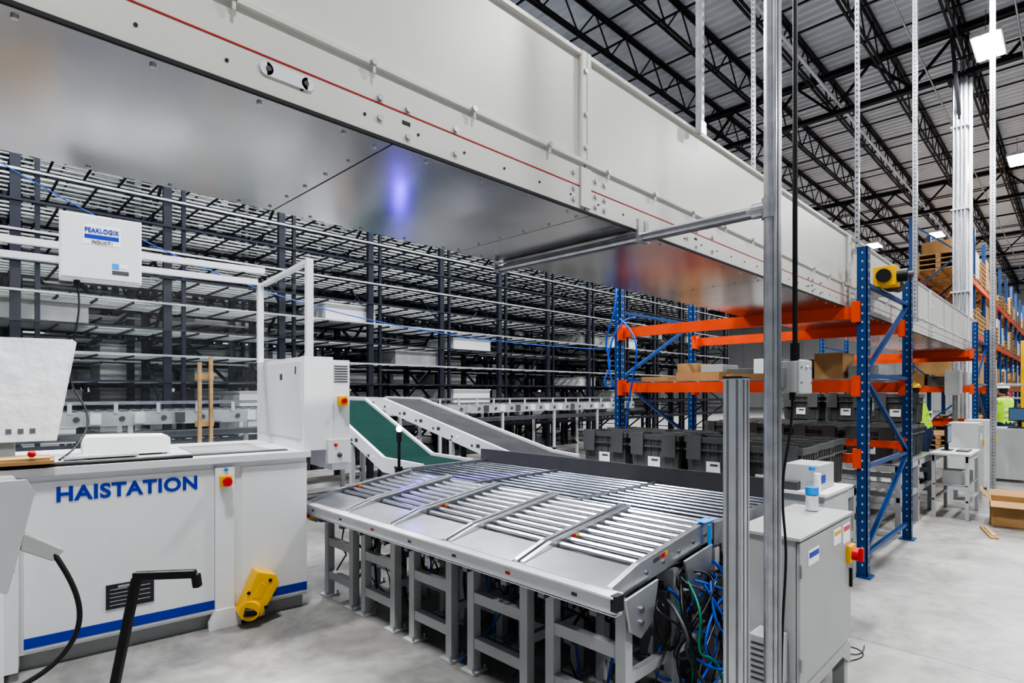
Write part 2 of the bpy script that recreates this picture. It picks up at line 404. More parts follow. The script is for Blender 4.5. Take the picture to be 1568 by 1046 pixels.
# ------------------------------------------------------------ roller module sorter
b=MB()
def zr(x):return .745+(x-2.0)*.115/.9
MY=1.41;MP=.572
for i in range(5):
    y0=MY+i*MP+.01;y1=y0+MP-.02
    for yy,side in((y0,0),(y1,1)):
        yc=yy+.014 if side==0 else yy-.014
        p=[(2.03,yc-.014,zr(2.03)-.06),(2.97,yc-.014,zr(2.97)-.07),(2.97,yc-.014,zr(2.97)+.045),(2.24,yc-.014,zr(2.24)+.045),(2.03,yc-.014,zr(2.03)+.012)]
        b.prism(p,(0,.028,0),'silver')
        if side==1:
            q=[(2.28,yc-.0155,zr(2.28)-.05),(2.95,yc-.0155,zr(2.95)-.05),(2.95,yc-.0155,zr(2.95)+.036),(2.28,yc-.0155,zr(2.28)+.036)]
            b.prism(q,(0,.0015,0),'galv_dark')
            if i%2==0:
                for xa,mm,ln in((2.40,'red',.03),(2.435,'amber_label',.025)):
                    b.prism([(xa,yc-.017,zr(xa)+.016),(xa+ln,yc-.017,zr(xa+ln)+.016),(xa+ln,yc-.017,zr(xa+ln)+.032),(xa,yc-.017,zr(xa)+.032)],(0,.0015,0),mm)
        else:
            for xa in(2.3,2.45,2.6,2.75,2.88):b.cyl((xa,yc-.02,zr(xa)-.02),(xa,yc-.013,zr(xa)-.02),.01,'galv_dark',8)
            for xa,mm,ln in((2.36,'dark_grey',.06),(2.43,'red',.035),(2.47,'amber_label',.02)):
                b.prism([(xa,yc-.0155,zr(xa)+.002),(xa+ln,yc-.0155,zr(xa+ln)+.002),(xa+ln,yc-.0155,zr(xa+ln)+.024),(xa,yc-.0155,zr(xa)+.024)],(0,.0015,0),mm)
    a=y0+.03;c=y1-.03
    b.prism([(2.02,a,zr(2.02)),(2.25,a,zr(2.25)+.012),(2.25,c,zr(2.25)+.012),(2.02,c,zr(2.02))],(0,0,.005),'silver')
    b.prism([(2.25,a,zr(2.25)-.05),(2.97,a,zr(2.97)-.05),(2.97,c,zr(2.97)-.05),(2.25,c,zr(2.25)-.05)],(0,0,.004),'black')  # black sheet added below the rollers, standing in for shade in the gaps
    x=2.31
    while x<2.96:
        b.cyl((x,y0+.028,zr(x)+.004),(x,y1-.028,zr(x)+.004),.0235,'roller_steel',16);x+=.079
    b.box(2.05,2.95,y0+.1,y0+.14,.60,.66,'galv_dark');b.box(2.05,2.95,y1-.14,y1-.1,.60,.66,'galv_dark')
    b.box(2.3,2.7,y0+.18,y1-.18,.5,.62,'dark_grey')
    b.cyl((2.45,y0+.2,.55),(2.45,y1-.2,.55),.055,'black',12)
YA,YB=1.37,4.30
b.box(1.975,1.992,YA,YB,.665,.745,'white_frame');b.box(1.96,2.04,YA,YB,.738,.748,'white_frame');b.box(1.975,2.03,YA,YB,.66,.67,'white_frame')
for k in range(7):
    yy=YA+.2+k*.42;b.box(1.972,1.976,yy,yy+.03,.698,.712,'red' if k%3==1 else 'dark_grey')
b.box(1.965,2.02,YA-.015,YA+.015,.685,.752,'dark_rubber')
fr=[(1.42,1.84),(2.02,2.44),(2.64,3.02),(3.24,3.62),(3.79,4.17)]
for (a,c) in fr:
    for X in(2.13,2.55,3.0,3.9):
        zt=.67 if X<2.5 else (.72 if X<2.9 else .74)
        w_=.055
        for yy in(a,c):
            b.box(X,X+w_,yy,yy+w_,.012,zt,'light_grey');b.box(X-.03,X+.085,yy-.03,yy+.085,0,.012,'light_grey')
            for q in range(2):b.cyl((X-.018+q*.09,yy-.018,.012),(X-.018+q*.09,yy-.018,.04),.008,'galv',8)
        b.box(X+.005,X+.05,a+.05,c+.01,.40,.46,'light_grey');b.box(X+.005,X+.05,a+.05,c+.01,.14,.20,'light_grey');b.box(X+.003,X+.052,a+.05,c+.01,zt-.07,zt-.002,'light_grey')
    b.box(2.16,3.93,a+.01,a+.045,.28,.33,'light_grey');b.box(2.16,3.93,c+.01,c+.045,.60,.66,'light_grey')
b.prism([(2.08,1.385,.70),(2.35,1.385,.73),(2.30,1.385,.55),(2.2,1.385,.5),(2.12,1.385,.55)],(0,.012,0),'silver')
b.prism([(2.6,1.385,.76),(2.9,1.385,.79),(2.86,1.385,.55),(2.78,1.385,.5),(2.68,1.385,.55)],(0,.012,0),'silver')
for x,z in((2.2,.63),(2.2,.57),(2.75,.66),(2.78,.58)):b.cyl((x,1.375,z),(x,1.386,z),.014,'galv_dark',10)
b.box(2.84,3.0,1.40,1.46,zr(2.9)+.047,zr(2.9)+.051,'blue_tape')
b.box(2.87,2.9,1.392,1.40,.78,.895,'blue_tape')
for yy in(1.43,4.52):b.box(2.98,4.12,yy-.015,yy+.015,.76,.885,'galv')
for yy in(2.45,3.49):b.box(2.98,4.1,yy-.01,yy+.01,.80,.872,'galv')
x=3.03
while x<4.1:
    for a,c in((1.45,2.435),(2.465,3.475),(3.505,4.50)):
        b.cyl((x,a,.845),(x,c,.845),.017,'roller_dark',12)
    x+=.105
b.box(2.985,4.1,1.45,4.5,.74,.77,'black')  # black backing under the roller bed paints the gaps as dark shade
b.box(2.972,2.985,1.43,4.5,.78,.86,'galv_dark')
b.box(4.12,4.145,1.6,4.6,.80,.99,'dark_grey')
sorter=b.obj('roller_sorter_conveyor',.0015)
hs=[([(2.75,1.36,.62),(2.72,1.25,.5),(2.8,1.2,.35),(2.95,1.22,.42),(2.92,1.3,.6),(2.7,1.33,.45),(2.6,1.3,.25),(2.9,1.28,.2)],.007,'blue_hose'),
    ([(2.85,1.36,.72),(2.95,1.26,.55),(2.8,1.18,.3),(2.65,1.2,.22),(2.5,1.28,.35)],.007,'blue_hose'),
    ([(2.65,1.36,.66),(2.78,1.22,.62),(2.9,1.19,.48),(2.72,1.2,.36),(2.58,1.24,.5),(2.7,1.3,.66)],.006,'blue_hose'),
    ([(2.9,1.4,.7),(3.02,1.25,.6),(2.95,1.18,.4),(2.75,1.22,.28),(2.9,1.3,.14)],.006,'blue_hose'),
    ([(2.5,1.38,.6),(2.52,1.3,.4),(2.48,1.28,.2),(2.5,1.3,.02),(2.7,1.25,.012)],.006,'green_hose'),
    ([(2.55,1.38,.65),(2.45,1.3,.5),(2.55,1.26,.3),(2.45,1.3,.1),(2.6,1.3,.01)],.008,'black'),
    ([(2.85,1.39,.65),(2.8,1.3,.4),(2.9,1.25,.25),(3.0,1.25,.1),(2.9,1.2,.01)],.008,'black'),
    ([(2.4,1.45,.6),(2.42,1.4,.35),(2.5,1.4,.25),(2.6,1.4,.5)],.010,'dark_rubber')]
for k in range(24):
    x0=random.uniform(2.38,3.1);y0=random.uniform(1.26,1.42);z0=random.uniform(.55,.72)
    pts=[(x0,1.42,z0)]
    for q in range(5):pts.append((x0+random.uniform(-.22,.22),y0+random.uniform(-.06,.1),max(.02,z0-.12*q+random.uniform(-.08,.08))))
    hs.append((pts,random.choice([.004,.005,.006,.008]),random.choice(['black','black','black','black','blue_hose','blue_hose','dark_grey','dark_rubber','galv_dark','green_hose'])))
for k in range(60):
    y0=random.uniform(1.6,4.2);x0=random.uniform(2.2,2.7)
    pts=[(x0,y0,.68)]+[(x0+random.uniform(-.15,.15),y0+random.uniform(-.2,.2),random.uniform(.25,.65)) for q in range(3)]+[(x0+random.uniform(-.2,.2),y0+random.uniform(-.2,.2),random.choice([.66,.66,.012]))]
    hs.append((pts,random.choice([.004,.006,.008]),random.choice(['black','black','black','blue_hose','dark_grey'])))
for i,(pts,r,m) in enumerate(hs):tube('hose_%d'%(i+1),pts,r,m,sorter)
b=MB()
for i in range(9):
    yy=1.6+i*.3;b.box(2.45,2.62,yy,yy+.14,.50,.64,random.choice(['dark_grey','galv_dark','black']))
    b.cyl((3.2,yy,.62),(3.2,yy+.2,.62),.06,'black',12)
    b.box(2.35,2.39,yy,yy+.03,.45,.66,'galv_dark')
    b.box(2.24,2.34,yy+.05,yy+.13,.56,.64,random.choice(['dark_grey','silver','galv_dark','black']))
b.box(3.1,3.85,1.6,4.4,.66,.70,'galv_dark')
b.box(2.5,2.6,1.44,1.5,.3,.62,'dark_grey');b.box(2.95,3.1,1.44,1.5,.35,.6,'galv_dark')
b.obj('drive_motors',.002,parent=sorter)
b=MB()
b.cyl((2.94,4.40,.90),(2.94,4.40,1.22),.014,'black',12);b.cyl((2.94,4.40,.86),(2.94,4.40,.92),.035,'black',14)
b.cyl((2.94,4.40,1.15),(2.94,4.40,1.24),.024,'black',14);b.sphere((2.94,4.40,1.265),.026,'purple_glow')
b.obj('indicator_beacon')

# ------------------------------------------------------------ inclined belts
def incline(name,x0,x1,prof,belt,legs):
    b=MB()
    for xx in(x0,x1-.04):
        poly=[(xx,y,z+.03) for y,z in prof]+[(xx,y,z-.13) for y,z in prof[::-1]]
        b.prism(poly,(.04,0,0),'white_frame')
        for (ya,za),(yb,zb) in zip(prof[:-1],prof[1:]):
            n=max(1,int((yb-ya)/.35))
            for k in range(n):
                t=(k+.5)/n;y=ya+(yb-ya)*t;z=za+(zb-za)*t
                b.box(xx-.003,xx,y-.03,y+.03,z-.07,z-.03,random.choice(['yellow','dark_grey','dark_grey','paper','galv_dark']))
                b.cyl((xx-.006,y+.1,z-.05),(xx,y+.1,z-.05),.016,'dark_grey',10)
    for (ya,za),(yb,zb) in zip(prof[:-1],prof[1:]):
        b.prism([(x0+.04,ya,za),(x0+.04,yb,zb),(x0+.04,yb,zb-.015),(x0+.04,ya,za-.015)],(x1-x0-.08,0,0),belt)
        b.prism([(x0+.04,ya,za-.10),(x0+.04,yb,zb-.10),(x0+.04,yb,zb-.115),(x0+.04,ya,za-.115)],(x1-x0-.08,0,0),'galv')
        b.cyl((x0+.04,ya,za-.03),(x1-.04,ya,za-.03),.028,'galv_dark',12)
    for y,z in legs:
        for xx in(x0,x1-.05):
            b.box(xx,xx+.05,y,y+.05,.01,z-.1,'light_grey');b.box(xx-.03,xx+.08,y-.03,y+.08,0,.01,'light_grey')
        b.box(x0,x1,y+.01,y+.04,.3,.36,'light_grey')
    return b.obj(name,.002)
incline('green_belt_conveyor',3.3,3.98,[(4.56,.865),(5.25,.88),(6.7,1.49),(7.6,1.50)],'green_belt',[(4.8,.87),(5.9,1.1),(7.3,1.45)])
incline('grey_belt_conveyor',4.2,4.86,[(3.82,.90),(4.2,.93),(6.7,1.50),(7.6,1.51)],'grey_belt',[(3.9,.9),(5.2,1.15),(7.2,1.45)])

b=MB()
for y in(7.75,8.35):
    b.box(-2,12,y,y+.04,1.22,1.38,'shelf_grey');b.box(-2,12,y-.01,y+.05,1.46,1.49,'galv')
x=-1.95
while x<12:
    b.cyl((x,7.79,1.37),(x,8.35,1.37),.024,'galv',8);x+=.12
x=-1.8
while x<12:
    b.box(x,x+.10,7.72,7.75,1.24,1.36,random.choice(['white_frame','white_frame','grey_paint','dark_grey','dark_grey']))
    b.box(x+.22,x+.26,7.735,7.75,1.36,1.48,'light_grey');b.cyl((x+.3,7.745,1.3),(x+.3,7.735,1.3),.03,'dark_grey',10);x+=.42
x=-1.5
while x<12:
    for y in(7.76,8.34):b.box(x,x+.05,y,y+.04,.01,1.25,'light_grey')
    b.box(x,x+.05,7.76,8.38,.4,.45,'light_grey');x+=1.5
b.box(-2,12,7.9,8.2,1.05,1.12,'galv_dark')
b.obj('accumulation_conveyor')
b=MB()
for x,h in((2.08,1.95),(2.2,2.02)):b.box(x,x+.035,7.2,7.25,0,h,'wood')
for z in(.5,1.2,1.75):b.box(2.06,2.26,7.25,7.27,z,z+.07,'wood')
b.obj('timber_frame',.002)

# ------------------------------------------------------------ pick station
ST=(1.91,4.07,0);RZ=math.radians(-6.2)
b=MB();W=-2.7
b.box(W,0,.012,1.2,.10,1.12,'white_paint')
b.box(W,-.012,.06,1.15,.0,.10,'grey_paint')
b.box(-1.60,-.622,0,.012,.12,1.08,'white_paint')
b.box(-.45,0,0,.012,.12,1.08,'white_paint')
b.box(-.62,-.50,-.02,.012,.02,1.09,'white_paint')
b.prism([(-.66,-.03,0),(-.46,-.03,0),(-.46,-.03,.05),(-.50,-.03,.13),(-.62,-.03,.13),(-.66,-.03,.05)],(0,.04,0),'white_paint')
b.box(W,.02,-.03,1.27,1.12,1.165,'white_frame')
b.box(W,-.75,.0,.08,1.165,1.18,'black');b.box(W,-.1,.12,.2,1.165,1.172,'dark_grey')
b.box(-.7,-.2,.2,.9,1.165,1.172,'grey_paint')
b.box(-1.60,-.622,-.003,0,.135,.195,'blue_print');b.box(-.45,0,-.003,0,.135,.195,'blue_print')
b.box(-1.22,-.97,-.006,0,.27,.42,'plate_dark')
for k in range(5):b.box(-1.20,-1.11,-.008,-.006,.29+k*.024,.295+k*.024,'grey_paint')
for k in range(4):b.box(-1.08,-.99,-.008,-.006,.30+k*.028,.305+k*.028,'grey_paint')
b.box(-1.16,-1.06,-.008,-.006,.395,.41,'grey_paint')
b.box(-.622,-.618,-.001,.014,.1,1.1,'grey_paint')
b.box(-.595,-.525,-.06,-.02,.965,1.035,'yellow');b.cyl((-.56,-.06,1.0),(-.56,-.085,1.0),.025,'red',18);b.cyl((-.56,-.085,1.0),(-.56,-.10,1.0),.03,'red',18)
b.cyl((-.555,-.02,1.075),(-.555,-.035,1.075),.012,'blue_tape',12)
b.box(W,-1.62,-.10,.02,.05,1.10,'white_paint')
st=b.obj('picking_station',.004,loc=ST,rz=RZ)
text('lettering','HAISTATION',.118,'blue_print',(-1.46,-.002,.962),(math.radians(90),0,0),st,1.05,.002,.004,.73)
b=MB()
b.box(-.02,.20,0,1.26,1.165,1.87,'white_paint')
b.box(-.027,-.02,.06,1.2,1.25,1.84,'white_frame')
b.box(-.029,-.026,.50,.56,1.70,1.75,'dark_grey');b.box(-.029,-.026,.16,.19,1.74,1.80,'dark_grey')
b.box(.20,.34,.02,.5,1.0,1.85,'white_frame')
for k in range(7):b.box(.215,.325,.014,.021,1.68+k*.02,1.688+k*.02,'dark_grey')
b.box(.24,.31,-.02,.02,1.50,1.57,'yellow');b.cyl((.275,-.02,1.535),(.275,-.05,1.535),.02,'red',14)
b.box(.15,.33,-.03,.02,1.06,1.24,'white_frame');b.sphere((.24,-.03,1.12),.02,'dark_grey');b.sphere((.21,-.03,1.2),.015,'red')
b.box(0,.05,0,.05,1.87,2.60,'white_frame');b.box(-.02,.03,1.23,1.28,1.87,2.60,'white_frame')
b.box(0,.05,0.05,1.23,2.57,2.60,'white_frame')
b.box(-2.9,-.02,1.23,1.28,2.58,2.63,'white_frame');b.box(-2.9,.04,1.23,1.28,2.69,2.74,'white_frame')
b.box(-2.2,-2.16,1.23,1.27,1.16,2.58,'white_frame')
b.obj('station_frame',.003,parent=st)
b=MB();b.add([(-2.6,1.25,1.17),(0,1.25,1.17),(0,1.25,2.57),(-2.6,1.25,2.57)],[(0,1,2,3)],'glass')
b.add([(.025,.05,1.87),(.025,1.23,1.87),(.025,1.23,2.57),(.025,.05,2.57)],[(0,1,2,3)],'glass')
b.add([(-1.3,.9,1.17),(-.03,.9,1.17),(-.03,.9,2.1),(-1.3,.9,2.1)],[(0,1,2,3)],'glass')
b.obj('guard_glass',parent=st)
b=MB()
b.prism([(-.5,-.14,.10),(-.36,-.14,.06),(-.24,-.14,.26),(-.26,-.14,.33),(-.38,-.14,.37)],(0,.14,0),'yellow')
b.cyl((-.44,-.16,.12),(-.38,-.02,.12),.065,'yellow',18);b.cyl((-.47,-.15,.12),(-.38,-.15,.10),.03,'black',14)
b.prism([(-.42,-.143,.2),(-.36,-.143,.18),(-.32,-.143,.27),(-.36,-.143,.3)],(0,.01,0),'amber_label')
for x,z in((-.44,.24),(-.30,.30),(-.33,.12)):b.cyl((x,-.146,z),(x,-.14,z),.012,'black',10)
b.box(-.5,-.3,-.02,0,.02,.12,'white_paint')
b.obj('safety_scanner',.012,parent=st)
b=MB()
b.box(0,.48,0,.16,0,.46,'white_paint');b.box(.01,.47,-.012,0,.01,.45,'white_frame')
b.box(.13,.35,-.014,-.012,.25,.39,'paper');b.box(.14,.34,-.016,-.014,.29,.32,'blue_print')
b.box(.30,.40,-.014,-.012,.05,.08,'dark_grey');b.box(.30,.34,-.015,-.012,.09,.13,'blue_tape');b.box(.345,.39,-.015,-.012,.10,.13,'paper')
b.cyl((.1,.08,-.03),(.1,.08,0),.02,'black',10);b.box(.05,.09,.16,.32,.2,.4,'galv');b.box(.4,.44,.16,.32,.2,.4,'galv')
en=b.obj('control_enclosure',.006,loc=(.56,4.98,2.40),rz=RZ)
text('label','PEAKLOGIX',.045,'blue_print',(.14,-.018,.335),(math.radians(90),0,0),en,1,.001,.0015,.2)
text('label_2','INDUCT1',.032,'dark_grey',(.18,-.018,.258),(math.radians(90),0,0),en,1,.001,.0008,.12)
tube('cable',[(.1,.08,-.02),(.13,.05,-.2),(.06,.0,-.5),(.04,.05,-.75),(.2,-.1,-.95),(.12,-.3,-1.15),(.0,-.5,-1.22)],.006,'black',en)
b=MB()
b.prism([(-.12,.0,.12),(.50,.0,.12),(.60,.06,.74),(.58,.07,.76),(-.12,.06,.75)],(0,.12,0),'plastic_wrap')
b.box(.1,.3,.05,.12,.02,.2,'grey_paint');b.box(0,.42,-.05,.25,0,.02,'grey_paint')
for k in range(5):b.box(.15+k*.055,.178+k*.055,-.0,.001,.17,.20,'galv_dark')
b.obj('wrapped_monitor',.02,loc=(0.0,4.57,1.18),rz=RZ)
b=MB();b.prism([(0,0,0),(.5,0,0),(.5,.0,.10),(.48,0,.12),(.03,0,.13),(0,0,.11)],(0,.3,0),'paper');b.box(-.1,.3,-.12,.0,0,.02,'light_grey');b.obj('paper_sheets',.006,loc=(.64,4.62,1.176),rz=RZ)
b=MB();b.box(0,.3,0,.26,0,.02,'cardboard');b.box(.02,.28,.02,.24,.02,.035,'wood');b.sphere((.2,.02,.06),.02,'red');b.obj('cardboard_tray',0,loc=(.15,4.2,1.19),rz=RZ)
b=MB()
b.box(-.5,.13,2.34,2.75,0,.98,'white_paint')
b.prism([(-.4,2.36,1.0),(.13,2.36,.99),(.19,2.36,1.27),(.17,2.36,1.31),(-.4,2.36,1.32)],(0,.28,0),'grey_paint')
b.prism([(-.4,2.35,.985),(.14,2.35,.975),(.205,2.35,1.28),(.185,2.35,1.325),(-.4,2.35,1.335)],(0,.012,0),'light_grey')
b.box(.13,.16,2.42,2.5,1.02,1.2,'dark_grey')
b.prism([(.17,2.36,1.16),(.28,2.36,1.08),(.25,2.36,1.05),(.17,2.36,1.10)],(0,.06,0),'grey_paint')
b.box(-.3,.05,2.344,2.351,1.06,1.24,'screen')
tm=b.obj('operator_terminal',.008)
tube('cable',[(.25,2.37,1.08),(.28,2.35,1.02),(.33,2.33,.90),(.30,2.3,.76),(.16,2.28,.68),(-.1,2.3,.66)],.008,'black',tm)
b=MB();
b.beam((.36,2.44,.16),(.475,2.325,.955),.028,.028,'black')
b.beam((.468,2.332,.96),(.62,2.18,.968),.028,.028,'black')
b.beam((.62,2.18,.968),(.625,2.175,.92),.026,.026,'black')
b.box(.2,.75,2.40,2.75,.10,.16,'dark_grey')
for x in(.25,.65):
    for y in(2.45,2.7):b.cyl((x,y,.05),(x+.04,y,.05),.05,'black',16)
    b.box(x,x+.04,2.43,2.72,.05,.11,'black')
b.obj('push_cart',.006)
b=MB()
b.box(2.02,2.14,4.16,4.28,.60,.72,'grey_paint')
b.box(1.99,2.02,4.18,4.25,.62,.69,'yellow');b.cyl((1.99,4.215,.655),(1.96,4.215,.655),.022,'red',14)
b.obj('emergency_stop_box',.003,parent=sorter)

# ------------------------------------------------------------ blue / orange rack
def upright(b,x,y,h,m='rack_blue'):
    b.box(x-.045,x-.037,y-.04,y+.04,0,h,m);b.box(x+.037,x+.045,y-.04,y+.04,0,h,m);b.box(x-.045,x+.045,y-.04,y-.032,0,h,m)
    b.box(x-.075,x+.075,y-.07,y+.07,0,.012,m)
    z=.1
    while z<h-.05:
        b.box(x-.022,x-.012,y-.0415,y-.039,z,z+.018,'light_grey');b.box(x+.012,x+.022,y-.0415,y-.039,z,z+.018,'light_grey')
        b.box(x-.0465,x-.044,y-.008,y+.004,z,z+.018,'light_grey');z+=.075
def frame(b,xa,xb,y,h):
    upright(b,xa,y,h);upright(b,xb,y,h)
    zs=[.18,.95,1.75,2.55]
    for i,z in enumerate(zs):b.beam((xa,y,z),(xb,y,z),.035,.035,'rack_blue')
    for i in range(3):
        if i%2==0:b.beam((xa,y,zs[i]),(xb,y,zs[i+1]),.035,.035,'rack_blue')
        else:b.beam((xb,y,zs[i]),(xa,y,zs[i+1]),.035,.035,'rack_blue')
def rack(xa,xb,levels=(2.30,1.655)):
    b=MB()
    frame(b,xa,xb,1.33,2.86);frame(b,xa,xb,3.85,2.86)
    for z in levels:
        for x in(xa-.01,xb+.01):
            b.box(x-.025,x+.025,1.38,3.80,z-.055,z+.055,'rack_orange')
            for y in(1.375,3.805):
                b.box(x-.062,x+.035,y-.035,y+.03,z-.09,z+.09,'rack_orange')
    z=1.71
    for k in range(9):
        y=1.5+k*.27;b.box(xa,xb,y,y+.03,z-.005,z+.012,'galv')
    for k in range(12):
        x=xa+.1+k*.14;b.box(x,x+.006,1.4,3.8,z+.012,z+.018,'galv')
    for x in(xa,xb):
        b.box(x-.025,x+.025,1.38,3.8,.98,1.06,'rack_orange')
        b.box(x-.062,x,1.335,1.40,.94,1.11,'rack_orange')
    return b
rack(5.65,7.43).obj('storage_rack')
rack(13.1,14.9).obj('storage_rack')
tube('air_hose',[(5.5,3.8,2.9),(5.4,3.7,2.5),(5.45,4.0,2.2),(5.5,3.8,1.9),(5.35,3.95,1.7),(5.5,3.75,1.6),(5.4,3.95,2.0),(5.5,3.7,2.5),(5.6,3.6,2.45)],.010,'blue_hose')
tube('air_hose',[(5.5,3.75,2.45),(5.45,3.4,2.2),(5.5,3.6,1.8),(5.5,3.7,1.0),(5.5,3.7,.1)],.010,'blue_hose')
tube('guide_rope',[(-.5,6.2,3.9),(.45,6.1,3.35),(1.6,5.9,2.75),(3.2,5.3,2.3),(4.6,4.4,2.12),(5.5,3.9,2.1)],.005,'blue_hose')
b=MB()
for x,y,w,d,h in((5.75,1.9,.4,.7,.06),(5.8,2.7,.35,.5,.09),(5.8,3.3,.3,.35,.05)):b.box(x,x+w,y,y+d,1.73,1.73+h,'cardboard')
b.obj('flat_cartons')
b=MB()
for k in range(7):
    y=1.45+k*.33;h=random.uniform(.12,.30)
    b.box(6.75,7.2,y,y+.28,1.73,1.73+h,random.choice(['cardboard','tote_grey','white_frame','grey_paint','tote_light']))
b.obj('shelf_goods',.004)
b=MB()
for k in range(7):
    y=1.45+k*.33;h=random.uniform(.12,.34)
    for x in(13.3,14.0):b.box(x,x+.5,y,y+.28,1.73,1.73+h,random.choice(['cardboard','tote_grey','white_frame','grey_paint','rack_navy']))
b.obj('shelf_goods',.004)
b=MB()
b.cyl((6.25,1.28,2.66),(6.5,1.28,2.66),.08,'yellow',18);b.cyl((6.5,1.28,2.66),(6.72,1.28,2.66),.065,'black',18)
b.box(6.1,6.27,1.18,1.36,2.58,2.76,'yellow');b.cyl((6.18,1.10,2.67),(6.18,1.2,2.67),.06,'black',16);b.cyl((6.18,1.06,2.67),(6.18,1.1,2.67),.03,'dark_grey',12)
b.cyl((6.06,1.27,2.67),(6.10,1.27,2.67),.06,'black',16)
for k in range(6):b.cyl((6.29+k*.035,1.28,2.66),(6.30+k*.035,1.28,2.66),.09,'dark_grey',18)
b.box(6.1,6.7,1.36,1.464,2.56,2.60,'galv')
b.obj('gear_motor',.004)

# ------------------------------------------------------------ totes
def tote_mesh():
    b=MB();w,d,h=.40,.54,.40
    def ring(i,z):return [(i,i,z),(w-i,i,z),(w-i,d-i,z),(i,d-i,z)]
    lv=[(.045,0),(.018,h-.05),(.0,h-.05),(.0,h),(.012,h),(.03,.02)]
    vs=[]
    for i,z in lv:vs+=ring(i,z)
    fs=[(3,2,1,0)]
    for r in range(5):
        for k in range(4):
            a=r*4+k;c=r*4+(k+1)%4;fs.append((a,c,c+4,a+4))
    fs.append((20,21,22,23))
    b.add(vs,fs,'tote_grey')
    for k in range(5):
        t=.08+k*(w-.16)/4;b.beam((t,.03,.03),(t,.012,h-.05),.012,.012,'tote_grey')
    for k in range(6):
        t=.08+k*(d-.16)/5;b.beam((.035,t,.03),(.012,t,h-.05),.012,.014,'tote_grey')
    b.box(-.006,.012,.0,d,h-.12,h-.105,'tote_grey');b.box(0,w,-.006,.012,h-.12,h-.105,'tote_grey')
    b.prism([(-.012,.03,h+.015),(-.02,.03,h-.2),(-.012,.03,h-.2),(.0,.03,h+.015)],(0,.14,0),'tote_grey')
    b.prism([(-.012,d-.17,h+.015),(-.02,d-.17,h-.2),(-.012,d-.17,h-.2),(.0,d-.17,h+.015)],(0,.14,0),'tote_grey')
    b.box(.014,.022,d*.38,d*.62,.09,.19,'paper');b.box(.012,.015,d*.42,d*.55,.15,.17,'dark_grey')
    return b
t0=tote_mesh().obj('storage_tote',.004,loc=(4.75,1.42,.80))
for k in range(1,4):inst(t0,'storage_tote',(4.75+random.uniform(-.02,.02),1.42+k*.585,.80),random.uniform(-.03,.03))
for k in range(4):inst(t0,'storage_tote',(5.2,1.45+k*.58,.80))
inst(t0,'storage_tote',(4.28,1.38,.80),.04)
for k in range(4):
    for xx in(7.75,8.2,8.65,9.1):inst(t0,'storage_tote',(xx,1.5+k*.6,.78))
for k in range(2):
    for xx in(10.3,10.8,11.3,11.8):inst(t0,'storage_tote',(xx,2.45+k*.58,.85))
for k in range(3):inst(t0,'storage_tote',(9.1,1.5+k*.6,1.18))
def table(name,x0,x1,y0,y1,z,m='light_grey'):
    b=MB();b.box(x0,x1,y0,y1,z-.02,z-.001,'galv')
    for x in(x0,x1-.04):b.box(x,x+.04,y0,y1,z-.09,z-.02,m)
    for y in(y0,y1-.04):b.box(x0,x1,y,y+.04,z-.09,z-.02,m)
    nx=max(2,int((x1-x0)/.8)+1)
    for i in range(nx):
        x=x0+(x1-x0-.06)*i/(nx-1)
        for y in(y0,(y0+y1)/2,y1-.06):b.box(x,x+.06,y,y+.06,0,z-.02,m)
        b.box(x+.01,x+.05,y0,y1,.25,.31,m);b.box(x+.01,x+.05,y0,y1,.5,.56,m)
    for y in(y0,y1-.06):b.box(x0,x1,y+.01,y+.05,.35,.41,m)
    return b.obj(name,.003)
table('tote_conveyor_table',4.2,5.58,1.37,3.72,.80)
table('tote_conveyor_table',7.6,9.6,1.42,3.95,.78)
table('tote_conveyor_table',10.2,12.4,2.4,3.6,.85)
b=MB()
b.box(0,1.0,0,.42,.80,.83,'light_grey')
for x in(.02,.94):
    for y in(.02,.36):b.box(x,x+.04,y,y+.04,0,.80,'light_grey')
for y in(.025,.365):b.box(.02,.98,y,y+.03,.22,.25,'light_grey');b.box(.02,.98,y,y+.03,.72,.80,'light_grey')
b.box(.02,.98,.03,.39,.42,.44,'galv')
b.box(.35,.7,.28,.31,.93,1.17,'black');b.box(.365,.685,.275,.281,.945,1.155,'screen');b.box(.5,.55,.29,.33,.83,.95,'black');b.box(.42,.63,.24,.36,.83,.84,'black')
b.box(.34,.68,.06,.19,.83,.85,'dark_grey');b.box(.1,.3,.05,.3,.44,.6,'grey_paint');b.box(.4,.8,.06,.34,.44,.56,'tote_grey')
b.obj('workbench',.003,loc=(8.95,.95,0))
b=MB();b.box(0,.5,0,.35,.15,1.15,'light_grey');b.box(.02,.48,-.015,0,.18,1.12,'grey_paint');b.box(.38,.46,-.03,-.015,.8,.9,'yellow');b.box(.1,.2,-.02,-.015,.9,1.0,'paper')
for x in(0,.44):
    for y in(0,.29):b.box(x,x+.06,y,y+.06,0,.15,'light_grey')
e0=b.obj('electrical_enclosure',.004,loc=(11.9,1.0,0))
inst(e0,'electrical_enclosure',(10.6,1.04,0))
b=MB();b.box(0,.4,0,.2,1.55,2.0,'light_grey');b.box(.02,.38,-.012,0,1.57,1.98,'grey_paint');b.box(.05,.09,.05,.09,0,1.55,'galv');b.box(.31,.35,.05,.09,0,1.55,'galv');b.obj('panel_stand',.004,loc=(12.55,1.5,0))
b=MB()
b.box(0,.7,0,.75,.93,.96,'light_grey');b.box(0,.03,0,.75,.05,.93,'grey_paint');b.box(.67,.7,0,.75,.05,.93,'grey_paint')
for y in(.02,.69):
    for x in(.0,.66):b.box(x,x+.04,y,y+.04,0,1.75,'white_frame')
b.box(0,.7,.02,.73,1.72,1.76,'light_grey');b.box(.04,.66,.04,.7,.45,.48,'galv')
